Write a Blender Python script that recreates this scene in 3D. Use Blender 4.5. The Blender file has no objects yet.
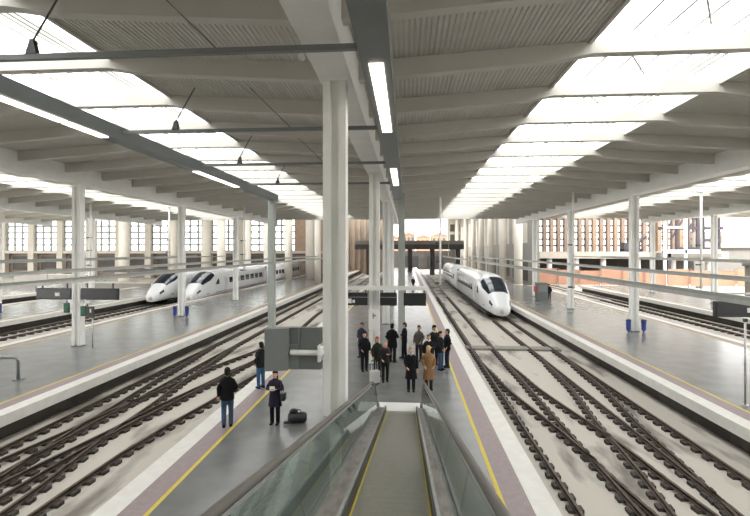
import bpy, bmesh, math, random
from mathutils import Vector, Matrix
random.seed(7)
PI = math.pi
SC = bpy.context.scene
COL = SC.collection

# ------------------------------------------------------------------ camera, world, exposure
cam = bpy.data.objects.new('camera', bpy.data.cameras.new('camera'))
COL.objects.link(cam)
cam.location = (0, 0, 5.5)
cam.rotation_euler = (PI / 2, 0, math.atan(32 / 450))
cam.data.sensor_width = 36
cam.data.lens = 36 * 450 / 750
cam.data.shift_y = -7 / 750
cam.data.clip_end = 1500
SC.camera = cam

W = bpy.data.worlds.new('overcast_sky'); SC.world = W
W.use_nodes = True
bg = W.node_tree.nodes['Background']
bg.inputs[0].default_value = (1.0, 0.99, 0.97, 1)
bg.inputs[1].default_value = 6.6
SC.view_settings.view_transform = 'Standard'
SC.view_settings.look = 'None'
SC.view_settings.gamma = 1
SC.view_settings.exposure = -0.3
SC.view_settings.use_curve_mapping = False
SC.cycles.max_bounces = 9
SC.cycles.diffuse_bounces = 5
SC.cycles.transparent_max_bounces = 16
SC.cycles.caustics_reflective = False
SC.cycles.caustics_refractive = False

# ------------------------------------------------------------------ materials
def srgb(h):
    c = [int(h[i:i + 2], 16) / 255 for i in (0, 2, 4)]
    return tuple(x / 12.92 if x <= .04045 else ((x + .055) / 1.055) ** 2.4 for x in c) + (1,)

def mat(name, col, rough=.6, metal=0, noise=0, scale=4, col2=None, spec=.5, emit=0, bump=0, stretch=(1, 1, 1), lo=.4, hi=.65):
    m = bpy.data.materials.new(name); m.use_nodes = True
    nt = m.node_tree; b = nt.nodes['Principled BSDF']
    c = srgb(col)
    b.inputs['Base Color'].default_value = c
    b.inputs['Roughness'].default_value = rough
    b.inputs['Metallic'].default_value = metal
    b.inputs['Specular IOR Level'].default_value = spec
    if emit:
        b.inputs['Emission Color'].default_value = c
        b.inputs['Emission Strength'].default_value = emit
    if noise or col2 or bump:
        tc = nt.nodes.new('ShaderNodeTexCoord'); mp = nt.nodes.new('ShaderNodeMapping')
        geo = nt.nodes.new('ShaderNodeNewGeometry')
        mp.inputs['Scale'].default_value = stretch
        nt.links.new(geo.outputs['Position'], mp.inputs[0])
        n = nt.nodes.new('ShaderNodeTexNoise'); n.inputs['Scale'].default_value = scale
        n.inputs['Detail'].default_value = 5
        nt.links.new(mp.outputs[0], n.inputs['Vector'])
        if noise or col2:
            r = nt.nodes.new('ShaderNodeValToRGB')
            c2 = srgb(col2) if col2 else tuple(x * (1 - noise) for x in c[:3]) + (1,)
            r.color_ramp.elements[0].color = c2; r.color_ramp.elements[0].position = lo
            r.color_ramp.elements[1].color = c; r.color_ramp.elements[1].position = hi
            nt.links.new(n.outputs['Fac'], r.inputs[0]); nt.links.new(r.outputs[0], b.inputs['Base Color'])
        if bump:
            bp = nt.nodes.new('ShaderNodeBump'); bp.inputs['Strength'].default_value = bump
            nt.links.new(n.outputs['Fac'], bp.inputs['Height']); nt.links.new(bp.outputs[0], b.inputs['Normal'])
    return m

def glass(name, tint, refl=.08, alpha=.9):
    m = bpy.data.materials.new(name); m.use_nodes = True
    nt = m.node_tree; nt.nodes.clear()
    o = nt.nodes.new('ShaderNodeOutputMaterial'); mx = nt.nodes.new('ShaderNodeMixShader')
    t = nt.nodes.new('ShaderNodeBsdfTransparent'); g = nt.nodes.new('ShaderNodeBsdfGlossy')
    t.inputs[0].default_value = tint; g.inputs['Roughness'].default_value = .03
    fc = nt.nodes.new('ShaderNodeLayerWeight'); fc.inputs[0].default_value = .5
    pw = nt.nodes.new('ShaderNodeMath'); pw.operation = 'POWER'; pw.inputs[1].default_value = 4
    lw = nt.nodes.new('ShaderNodeMath'); lw.operation = 'MULTIPLY'; lw.inputs[1].default_value = .6
    nt.links.new(fc.outputs['Facing'], pw.inputs[0]); nt.links.new(pw.outputs[0], lw.inputs[0])
    ad = nt.nodes.new('ShaderNodeMath'); ad.operation = 'ADD'; ad.inputs[1].default_value = refl; ad.use_clamp = True
    nt.links.new(lw.outputs[0], ad.inputs[0]); nt.links.new(ad.outputs[0], mx.inputs[0])
    nt.links.new(t.outputs[0], mx.inputs[1]); nt.links.new(g.outputs[0], mx.inputs[2])
    nt.links.new(mx.outputs[0], o.inputs[0])
    return m

def skyglass(name):
    m = bpy.data.materials.new(name); m.use_nodes = True
    nt = m.node_tree; nt.nodes.clear()
    o = nt.nodes.new('ShaderNodeOutputMaterial'); mx = nt.nodes.new('ShaderNodeMixShader')
    t = nt.nodes.new('ShaderNodeBsdfTransparent'); g = nt.nodes.new('ShaderNodeBsdfTranslucent')
    t.inputs[0].default_value = (.93, .95, .94, 1); g.inputs[0].default_value = (.95, .95, .95, 1)
    mx.inputs[0].default_value = .55
    nt.links.new(t.outputs[0], mx.inputs[1]); nt.links.new(g.outputs[0], mx.inputs[2])
    nt.links.new(mx.outputs[0], o.inputs[0])
    return m

M = dict(
    bed=mat('slab_concrete', 'bcb7ae', .75, col2='77726b', scale=.6, stretch=(1.6, .4, 1), lo=.35, hi=.48),
    ground=mat('pale_ground', 'bdb8ae', .85, noise=.25, scale=.3),
    floor=mat('polished_grey_terrazzo', '7c7d7d', .24, noise=.16, scale=1.2, spec=.24),
    edge=mat('white_edge_paving', 'dfddd8', .5, noise=.08, scale=3),
    tact=mat('mauve_tactile_paving', '97888a', .5, noise=.12, scale=6),
    yellow=mat('yellow_paint', 'd8c23f', .5, noise=.1, scale=12),
    face=mat('shaded_platform_wall', '46423d', .8, noise=.3, scale=2),  # wall concrete, darkened to hold the shade under the platform overhang
    column=mat('white_painted_steel', 'eeefec', .42, noise=.05, scale=1.5),
    core=mat('off_white_column_core', 'd3d6d2', .5),
    roofm=mat('warm_white_roof_steel', 'c6c4bd', .6, noise=.05, scale=1),
    deck=mat('perforated_roof_deck', 'cbc9c3', .65, noise=.06, scale=2),
    gantry=mat('grey_gantry_paint', '74797a', .45, noise=.06, scale=2),
    steel=mat('brushed_steel', 'c4c4c2', .35, metal=.6, noise=.12, scale=9),
    skirting=mat('streaked_satin_steel', 'b9b3ae', .28, metal=.8, col2='94908d', scale=3, stretch=(3, .8, 1), lo=.38, hi=.6),
    darksteel=mat('dark_steel', '4a4a4a', .45, metal=.4),
    gpost=mat('pale_grey_gantry_post', 'a5aca7', .45, noise=.05, scale=2),  # paler copy of the gantry paint, the posts' stronger light in its colour
    lamp=mat('fluorescent_tube_light', 'fff6e4', .5, emit=5),
    rail=mat('rusty_rail_steel', '5a4d44', .5, metal=.35, noise=.3, scale=6),
    block=mat('rubber_booted_sleeper', '4d4844', .85, noise=.25, scale=5),
    black=mat('black_panel', '25272a', .35),
    green=mat('green_exit_panel', '0f6a45', .4),
    white=mat('white_plastic', 'ececea', .4),
    red=mat('red_plastic', 'c03a38', .4),
    blue=mat('blue_plastic', '33408f', .4),
    box=mat('grey_cabinet_paint', '7d8281', .5, noise=.05, scale=3),
    box2=mat('darker_grey_cabinet_paint', '6a6f6e', .5, noise=.05, scale=3),
    belt=mat('grooved_grey_pallets', 'a3a195', .45, metal=.2, noise=.12, scale=8),
    rubber=mat('dark_handrail_rubber', '65625c', .5),
    train=mat('silver_white_train_paint', 'dcdee0', .22, noise=.04, scale=.6),
    stripe=mat('violet_grey_stripe', '77718c', .35),
    tglass=mat('dark_train_glass', '1e2733', .08, spec=.8),
    under=mat('train_underframe', '35353a', .7),
    skirt=mat('light_grey_train_skirt', 'b5b5b4', .45),
    cream=mat('cream_concrete', 'c4beb2', .75, noise=.08, scale=.8),
    tan=mat('tan_brick', 'a38c77', .8, noise=.15, scale=1),
    tan2=mat('weathered_brown_fin', '927f71', .8, noise=.15, scale=1),
    pink=mat('dim_brown_wall', '8a7b72', .85, noise=.2, scale=.5),
    mull=mat('window_frame_grey', '8b8d8a', .5),
    wcol=mat('white_round_column', 'd6d0c4', .55, noise=.04, scale=1),
    orange=mat('orange_barrier_sheet', 'bb8d74', .7, noise=.12, scale=.7),
    earth=mat('reddish_earth', 'b58268', .9, noise=.25, scale=.6),
    scaff=mat('dark_violet_scaffold_steel', '453f49', .6),
    bridge=mat('dark_bridge_steel', '4d4b49', .7, noise=.2, scale=.6),
    greyc=mat('grey_concrete', '8c8983', .8, noise=.1, scale=.8),
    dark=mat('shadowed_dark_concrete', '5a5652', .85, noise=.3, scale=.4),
    pane=glass('window_glass', (.93, .96, .95, 1), .02),
    bal=glass('green_balustrade_glass', (.8, .87, .84, 1), .15),
    sky=skyglass('skylight_glass'),
    skin=mat('skin', 'c49a80', .55), skin2=mat('tanned_skin', 'b58a6e', .55),
)
CL = {}
def cloth(h):
    if h not in CL: CL[h] = mat('cloth_' + h, h, .85, noise=.18, scale=14, spec=.2)
    return CL[h]

# ------------------------------------------------------------------ mesh helpers
def link(name, me, parent=None):
    o = bpy.data.objects.new(name, me); COL.objects.link(o)
    if parent: o.parent = parent
    return o

class MB:
    def __init__(s): s.v = []; s.f = []
    def box(s, x0, x1, y0, y1, z0, z1, rot=None, piv=(0, 0, 0)):
        b = len(s.v)
        P = [(x, y, z) for z in (z0, z1) for y in (y0, y1) for x in (x0, x1)]
        if rot is not None:
            R = Matrix.Rotation(rot, 3, 'Z'); c = Vector(piv)
            P = [tuple(R @ (Vector(p) - c) + c) for p in P]
        s.v += P
        s.f += [tuple(b + i for i in q) for q in ((0, 2, 3, 1), (4, 5, 7, 6), (0, 1, 5, 4), (2, 6, 7, 3), (0, 4, 6, 2), (1, 3, 7, 5))]
        return s
    def rings(s, R, closed_ends=True, cyc=True):
        b = len(s.v); n = len(R[0])
        for r in R: s.v += [tuple(p) for p in r]
        for i in range(len(R) - 1):
            for j in range(n if cyc else n - 1):
                k = (j + 1) % n
                s.f.append((b + i * n + j, b + i * n + k, b + (i + 1) * n + k, b + (i + 1) * n + j))
        if closed_ends and cyc:
            s.f.append(tuple(b + j for j in reversed(range(n))))
            s.f.append(tuple(b + (len(R) - 1) * n + j for j in range(n)))
        return s
    def tube(s, pts, r, n=10, cap=True):
        pts = [Vector(p) for p in pts]
        rr = r if isinstance(r, (list, tuple)) else [r] * len(pts)
        R = []
        for i, p in enumerate(pts):
            d = (pts[min(i + 1, len(pts) - 1)] - pts[max(i - 1, 0)]).normalized()
            up = Vector((0, 0, 1)) if abs(d.z) < .9 else Vector((0, 1, 0))
            a = d.cross(up).normalized(); c = a.cross(d)
            q = rr[i] if isinstance(rr[i], (list, tuple)) else (rr[i], rr[i])
            R.append([p + a * math.cos(2 * PI * k / n) * q[0] + c * math.sin(2 * PI * k / n) * q[1] for k in range(n)])
        return s.rings(R, cap)
    def bar(s, p, q, w, h):
        p = Vector(p); q = Vector(q); d = (q - p).normalized()
        up = Vector((0, 0, 1)) if abs(d.z) < .95 else Vector((0, 1, 0))
        a = d.cross(up).normalized() * w / 2; c = a.cross(d).normalized() * h / 2
        return s.rings([[x - a - c, x + a - c, x + a + c, x - a + c] for x in (p, q)])
    def prism(s, poly, axis, t0, t1):
        def P(u, v, t): return (t, u, v) if axis == 'x' else (u, t, v) if axis == 'y' else (u, v, t)
        return s.rings([[P(u, v, t0) for u, v in poly], [P(u, v, t1) for u, v in poly]])
    def sphere(s, c, rx, ry, rz, n=12, m=8, t0=0, t1=PI):
        R = []
        for i in range(m + 1):
            t = t0 + (t1 - t0) * i / m
            R.append([(c[0] + rx * max(math.sin(t), .01) * math.cos(2 * PI * k / n), c[1] + ry * max(math.sin(t), .01) * math.sin(2 * PI * k / n), c[2] + rz * math.cos(t)) for k in range(n)])
        return s.rings(R)
    def build(s, name, m, parent=None, smooth=False, bevel=0):
        me = bpy.data.meshes.new(name)
        me.from_pydata(s.v, [], s.f)
        bm = bmesh.new(); bm.from_mesh(me)
        bmesh.ops.recalc_face_normals(bm, faces=bm.faces)
        bm.to_mesh(me); bm.free()
        me.materials.append(m)
        if smooth: me.polygons.foreach_set('use_smooth', [True] * len(me.polygons))
        o = link(name, me, parent)
        if bevel:
            md = o.modifiers.new('bevel', 'BEVEL'); md.width = bevel; md.segments = 2; md.limit_method = 'ANGLE'
        return o

def tag(o, label, cat, group=None):
    o['label'] = label; o['category'] = cat
    if group: o['group'] = group
    return o
def struct(o): o['kind'] = 'structure'; return o
def thing(name, label, cat, loc=(0, 0, 0), rz=0, group=None):
    o = bpy.data.objects.new(name, None); COL.objects.link(o)
    o.location = loc; o.rotation_euler = (0, 0, rz); o.empty_display_size = .2
    return tag(o, label, cat, group)
def dup(root, loc, rz=None, label=None, group=None):
    r = root.copy(); COL.objects.link(r); r.location = loc
    if rz is not None: r.rotation_euler = (0, 0, rz)
    if label: r['label'] = label
    if group: r['group'] = group
    def rec(a, b):
        for ch in list(a.children):
            c = ch.copy(); COL.objects.link(c); c.parent = b; rec(ch, c)
    rec(root, r)
    return r

ZB = -0.95      # slab level between the platforms
ZR = -0.75      # rail head
YE = 64.0       # end of the roof
Y0 = -26.0
PLAT = dict(L2=(-41.2, -31.4), L1=(-23.7, -13.55), C=(-6.5, 3.16), R1=(10.55, 20.3), R2=(27.6, 37.4))
GIRD = [-53.8, -36.4, -19.0, -1.58, 15.5, 32.4, 49.4]

# ------------------------------------------------------------------ ground and platforms
struct(MB().box(-160, 160, -40, 420, ZB - .4, ZB).build('floor', M['bed']))
def platform(x0, x1, y0, y1, label, near=True):
    p = struct(MB().box(x0 + .3, x1 - .3, y0, y1, ZB + .001, -.012).build('platform', M['face']))
    p['label'] = label
    ew, tw, yw = .48, .55, .1
    MB().box(x0 + ew + tw + yw, x1 - ew - tw - yw, y0, y1, -.012, 0).build('paving', M['floor'], p)
    for s in (0, 1):
        f = (lambda a, b: (x0 + a, x0 + b)) if s == 0 else (lambda a, b: (x1 - b, x1 - a))
        MB().box(*f(-.06, ew), y0, y1, -.38, .004).build('edge_strip', M['edge'], p)
        MB().box(*f(ew, ew + tw), y0, y1, -.012, .002).build('tactile_band', M['tact'], p)
        MB().box(*f(ew + tw, ew + tw + yw), y0, y1, -.012, .003).build('yellow_line', M['yellow'], p)
    return p
platform(*PLAT['C'], -12, 150, 'central grey platform with white edges and yellow lines')
platform(*PLAT['L1'], -12, 150, 'grey platform left of the centre tracks')
platform(*PLAT['R1'], -12, 74, 'grey platform right of the centre tracks')
platform(*PLAT['L2'], 0, 74, 'far left platform')
platform(-58.6, -48.8, 0, 74, 'outermost platform on the left')
platform(*PLAT['R2'], 0, 74, 'far right platform')

# ------------------------------------------------------------------ roof
def corr(x0, z0, x1, z1, y0, y1):
    mb = MB(); n = int(abs(x1 - x0) / .12); a = []
    for i in range(n):
        for u, h in ((0, 0), (.4, 0), (.5, .03), (.9, .03)):
            t = (i + u) / n; a.append((x0 + (x1 - x0) * t, z0 + (z1 - z0) * t + h))
    a.append((x1, z1))
    mb.rings([[(x, y, z) for x, z in a] for y in (y0, y1)], False, False)
    return mb
JOISTY = [8.45 + 3.0 * k for k in range(-11, 19)]
for i in range(len(GIRD)):
    o = struct(MB().box(GIRD[i] - .36, GIRD[i] + .36, Y0, YE, 9.3, 10.28).build('roof_girder', M['column']))
SKY = 2.5
def bay(i):
    xl, xr = GIRD[i], GIRD[i + 1]; c = (xl + xr) / 2
    root = struct(corr(xl + .3, 10.28, c - SKY, 10.62, Y0, YE).build('ceiling', M['deck']))
    corr(xr - .3, 10.28, c + SKY, 10.62, Y0, YE).build('roof_deck', M['deck'], root)
    # soffit joists running from girder to girder
    A = [(xl + .3, 9.82), (c - SKY - .9, 10.16), (c - SKY + .1, 10.33), (c + SKY - .1, 10.33), (c + SKY + .9, 10.16), (xr - .3, 9.82),
         (xr - .3, 10.29), (c + SKY, 10.63), (c, 10.7), (c - SKY, 10.63), (xl + .3, 10.29)]
    jm = None
    for y in JOISTY:
        if jm is None:
            jo = MB().prism(A, 'y', -.13, .13).build('roof_beam', M['roofm'], root); jm = jo.data
        else: jo = link('roof_beam', jm, root)
        jo.location = (0, y, 0)
    # skylight
    w = struct(MB().rings([[(c - SKY, y, 10.8), (c, y, 11.0), (c + SKY, y, 10.8)] for y in (Y0, YE)], False, False).build('window_%d' % (i + 1), M['sky']))
    for s in (-1, 1):
        MB().box(c + s * SKY - .05, c + s * SKY + .05, Y0, YE, 10.55, 10.86).build('window_frame', M['roofm'], w)
    for dx in (-1.55, -.78, 0, .78, 1.2, 1.4, 1.6):
        z = 11.0 - .2 * abs(dx) / SKY
        MB().box(c + dx - .025, c + dx + .025, Y0, YE, z - .09, z - .01).build('glazing_bar', M['roofm'], w)
    if i in (2, 3):
        bm_ = None
        for y in JOISTY[9:23]:
            if bm_ is None:
                b = MB().bar((c - 1.5, .3, 10.75), (c + .2, 2.7, 10.85), .04, .04).build('brace', M['roofm'], w); bm_ = b.data
            else: b = link('brace', bm_, w)
            b.location = (0, y, 0)
    # end fascia
    MB().box(xl, xr, YE, YE + .35, 10.02, 11.1).build('fascia', M['roofm'], root)
for i in range(6): bay(i)

# concourse building behind the platform heads, and hall roofs added beyond to cut the daylight
struct(MB().box(-54, 50, Y0 - .6, Y0 - .1, ZB, 13).build('wall_front', M['cream']))
struct(MB().box(13, 36, 68, 190, 19.2, 19.8).build('ceiling', M['roofm']))
struct(MB().box(-17.9, 12.9, 65, 121, 14.0, 14.5).build('ceiling', M['greyc']))
struct(MB().box(-140, -18, 68, 104.7, 19, 19.6).build('ceiling', M['roofm']))
# ------------------------------------------------------------------ columns
def column(x, y, label, z0=0, w=.5, group='white steel columns', base=False):
    t = thing('column', label, 'column', (x, y, 0), 0, group)
    h = w / 2
    zs = 1.9 if base else 0
    mb = MB()
    R = [(-h, -h * .8), (-h * .36, -h * .8), (-h * .3, -h * .35), (h * .3, -h * .35), (h * .36, -h * .8), (h, -h * .8), (h, h * .8), (h * .36, h * .8), (h * .3, h * .4), (-h * .3, h * .4), (-h * .36, h * .8), (-h, h * .8)]
    mb.prism(R, 'z', zs, 9.28).build('shaft', M['column'], t)
    if base: MB().box(-h * .45, h * .45, -h * .4, h * .4, 0, 1.9).build('lower_core', M['core'], t)
    MB().box(-h * 1.15, h * 1.15, -h * .95, h * .95, 9.2, 9.3).build('head_plate', M['column'], t)
    if not base: MB().box(-h * 1.2, h * 1.2, -h, h, 0, .06).build('base_plate', M['gantry'], t)
    return t
column(-1.58, 9.9, 'tall fluted white column beside the moving walkway, nearest the camera, carrying the grey box', base=True)
for k, w_ in enumerate(('second white column of the central row, holding the dark display boards', 'third white column of the central row, half hidden behind the grey gantry post', 'fourth white column of the central row, far down the platform')):
    column(-1.58, 21.9 + 12 * k, w_)
for k, w_ in enumerate(('large white column on the left platform between the two black boards', 'second white column on the left platform, with blue bins at its foot', 'third white column on the left platform, near the train carriages')):
    column(-19, 24.8 + 12 * k, w_)
for k, w_ in enumerate(('white column at the right photo edge, holding the black display board', 'white column on the right platform with blue bins at its foot', 'slimmer looking white column on the right platform, second beyond the thin sign post', 'farthest white column on the right platform, above the grey kiosk')):
    column(15.5, 20 + 12 * k, w_)
for k, w_ in enumerate(('white column on the far left platform beside small blue bins at photo left edge', 'second column of the far left platform, behind the conductor rails')):
    column(-36.4, 37.6 + 12 * k, w_)
for k, w_ in enumerate(('white column on the far right platform, the one nearer the camera', 'white column on the far right platform, the one farther from the camera')):
    column(32.4, 50 + 12 * k, w_)

# ------------------------------------------------------------------ railway tracks
def smooth(a, b, t):
    t = max(0, min(1, t)); return a + (b - a) * (t * t * (3 - 2 * t) * .35 + t * .65)
block = MB()
for s in (-1, 1): block.box(s * .72 - .19, s * .72 + .19, -.12, .12, -.03, .09)
block.box(-.52, .52, -.035, .035, -.029, -.004)
sl = block.build('sleeper', M['block']); SLEEPER = sl.data; bpy.data.objects.remove(sl)
def railprof(x):
    return [(x - .07, ZB + .09), (x + .07, ZB + .09), (x + .07, ZB + .115), (x + .02, ZB + .125), (x + .02, ZR - .045), (x + .038, ZR - .035), (x + .038, ZR), (x - .038, ZR), (x - .038, ZR - .035), (x - .02, ZR - .045), (x - .02, ZB + .125), (x - .07, ZB + .115)]
def track(fx, y0, y1, s0, s1, label, group=None, step=.56):
    t = thing('railway_track', label, 'track', (0, 0, 0), 0, group)
    ys = [y0 + (y1 - y0) * i / 60 for i in range(61)]
    for s in (-.7175, .7175):
        MB().rings([[(px, y, pz) for px, pz in railprof(fx(y) + s)] for y in ys]).build('rail', M['rail'], t)
    y = s0; n = 0
    while y < s1 and n < 100:
        o = link('sleeper', SLEEPER, t)
        dx = fx(y + .2) - fx(y - .2)
        o.location = (fx(y), y, ZB); o.rotation_euler = (0, 0, -math.atan2(dx, .4))
        y += step; n += 1
    return t
def interp(P):
    P = sorted(P)
    def f(y):
        if y <= P[0][0]: return P[0][1]
        for (a, p), (b, q) in zip(P, P[1:]):
            if y <= b:
                t = (y - a) / (b - a); t = t * t * (3 - 2 * t) * .5 + t * .5
                return p + (q - p) * t
        return P[-1][1]
    return f
track(lambda y: 4.87, -6, 140, 7, 64, 'straight track beside the right edge of the central platform')
track(lambda y: 8.63, -6, 140, 9, 42, 'straight track below the right platform, leading to the white train')
track(interp([(-8, 8.63), (0, 8.2), (14, 6.32), (22, 5.2), (27, 4.87)]), -6, 27, 6, 25, 'diagonal crossover track running away to the left, right of the central platform')
track(interp([(-8, 4.87), (0, 5.5), (15.5, 7.53), (22, 8.3), (28, 8.63)]), -6, 28, 6, 26, 'diagonal crossover track running away to the right, right of the central platform')
track(lambda y: -12.15, -6, 140, 10, 64, 'straight track below the left platform edge')
track(interp([(0, -9.7), (10, -9.65), (14, -9.55), (19, -8.85), (23, -8.3), (27, -7.87), (33, -7.87), (45, -8.3)]), -6, 140, 8, 58, 'bending track nearest the left edge of the central platform')
track(interp([(2, -9.65), (10, -10.4), (16, -11.05), (22.5, -11.6), (30, -12.15)]), -6, 30, 8, 29, 'diagonal crossover track leaning left in the distance, left of the central platform')
track(interp([(4, -12.15), (11, -11.7), (16, -11.0), (22.5, -10.0), (29, -8.6), (33, -8.0)]), 0, 33, 9, 27, 'diagonal crossover track leaning right in the distance, left of the central platform')
for x, l in ((-25.45, 'track on the far side of the left platform, nearer the platform'), (-29.7, 'track under the leftmost white train'), (22.05, 'track on the far side of the right platform, nearer the platform'), (25.8, 'track on the far side of the right platform, outer one')):
    track(lambda y: x, 0, 130 if x < 0 else 90, 20, 60, l, step=.8)
# ballast service crossing on the right bed
tag(MB().box(3.9, 9.9, 29.6, 30.5, ZB + .001, ZB + .13).build('track_crossing_board', M['greyc']), 'flat grey cable crossing lying across both right tracks before the train', 'track crossing')

# ------------------------------------------------------------------ overhead conductor rails and their hangers
for x, l in ((-12.15, 'overhead conductor rail above the track by the left platform'), (-8.2, 'overhead conductor rail above the track left of the central platform'), (4.87, 'overhead conductor rail above the track right of the central platform'), (8.63, 'overhead conductor rail leading to the white train on the right'),
             (-25.45, 'overhead conductor rail above the nearer far-left track'), (-29.7, 'overhead conductor rail above the leftmost train'), (22.05, 'overhead conductor rail beyond the right platform, nearer one'), (25.8, 'overhead conductor rail beyond the right platform, outer one')):
    t = thing('conductor_rail', l, 'overhead rail', (x, 0, 0))
    MB().prism([(-.035, 4.85), (.035, 4.85), (.025, 4.79), (-.025, 4.79)], 'y', -8, 62).build('profile', M['gpost'], t)
    MB().box(-.015, .015, -8, 62, 4.72, 4.79).build('contact_wire', M['steel'], t)
    for y in (53.45,):
        if x in (-12.15, -8.2, 4.87, 8.63): MB().box(-.02, .02, y - .02, y + .02, 4.86, 9.95).build('dropper', M['steel'], t)
def hanger(x, y, z0, z1, label):
    t = thing('hanging_pole', label, 'hanging pole', (x, y, z1), 0, 'hanging catenary poles')
    L = z1 - z0
    MB().tube([(0, 0, 0), (0, 0, -L)], .09, 12).build('pole', M['column'], t, True)
    MB().box(-.25, .25, -.25, .25, -.05, 0).build('ceiling_plate', M['column'], t)
    for k in (.55, .75, .98):
        MB().tube([(-.42, 0, -L * k), (.1, 0, -L * k)], .06, 8).build('insulator', M['darksteel'], t, True)
    return t
hanger(2.83, 38.7, 2.6, 10.535, 'thin white pole hanging above the central platform edge left of the train')
hanger(13.5, 37.7, 2.4, 10.4, 'thin white hanging pole over the right platform, right of the train')
hanger(23.9, 38.45, 2.4, 10.34, 'thin white hanging pole right of the bin column, before the dark scaffold')
hanger(-16.6, 45, 3.4, 10.415, 'thin white hanging pole beside the third column of the left platform')
hanger(-25.9, 47.45, 3.7, 10.34, 'thin white hanging pole left of the left train noses')
hanger(-32.4, 44, 3.9, 10.505, 'thin white hanging pole immediately left of the large left column')

# ------------------------------------------------------------------ lamp gantry
g = thing('lamp_gantry', 'grey steel portal gantry with lit lamp beams over the left tracks', 'gantry', (-.6, 29.4, 0))
gx, gy = -.6, 29.4
def G(mb, name, m, **k):
    mb.v = [(a - gx, b - gy, c) for a, b, c in mb.v]
    return mb.build(name, m, g, **k)
XL, XR, ZG0, ZG1 = -8.85, -.55, 8.85, 9.25
for x, w in ((XR, .27), (XL, .25)):
    b = MB()
    b.prism([(x - w, ZG0), (x + w, ZG0), (x + w, ZG1), (x + w - .06, ZG1), (x + w - .06, ZG1 - .25), (x - w + .06, ZG1 - .25), (x - w + .06, ZG1), (x - w, ZG1)], 'y', -9, 29.6)
    G(b, 'beam', M['gantry'])
    for y0 in (-2.4, 7.9, 18.2):
        for k in range(2):
            l = MB().box(x - .13, x + .13, y0 + .1 + 3.1 * k, y0 + 3.1 + 1.6 * k, ZG0 - .03, ZG0 - .002)
            G(l, 'lamp_diffuser', M['lamp'])
G(MB().box(-.55 - .02, -.55 + .42, 29.1, 29.6, 0, ZG1), 'post', M['gpost'])
G(MB().box(-9.16, -8.76, 29.1, 29.6, ZB, ZG1), 'post', M['gpost'])
for y in (2.7, 7.9, 13.1, 18.3, 23.8):
    G(MB().bar((XL + .2, y, 9.1), (XR - .2, y, 9.1), .1, .1), 'crossbar', M['gantry'])
    x = -6.95
    c = MB().prism([(x - .11, 9.14), (x + .11, 9.14), (x + .05, 9.42), (x - .02, 9.42)], 'y', y - .05, y + .05)
    G(c, 'clamp', M['darksteel'])
    G(MB().tube([(x, y, 9.4), (x + .55, y + .1, 10.45)], .018, 6), 'tie_rod', M['darksteel'])
    G(MB().tube([(-3.4, y, 9.12), (-4.7, y + .15, 10.4)], .012, 6), 'tie_rod', M['darksteel'])
G(MB().tube([(-1.9, 7.95, 9.0), (-1.9, 8.05, 9.0)], .06, 10), 'bulb', M['white'])

# ------------------------------------------------------------------ moving walkway
SL = .23; YB = 15.3; YT = -5.0; CX = -.2
def zr(y): return max(0.015, (YB - y) * SL + .015)
t = thing('moving_walkway', 'inclined moving walkway with glass sides descending to the central platform', 'moving walkway', (CX, YB, 0))
def Wk(mb, name, m, **k):
    mb.v = [(a - CX, b - YB, c) for a, b, c in mb.v]
    return mb.build(name, m, t, **k)
def sweep(prof, ys, dz=lambda y: 0):
    """profile of (x offset, height above the walking line) swept along the incline"""
    return MB().rings([[(CX + a, y, zr(y) + h + dz(y)) for a, h in prof] for y in ys])
ysl = [YT, YB]
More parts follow.
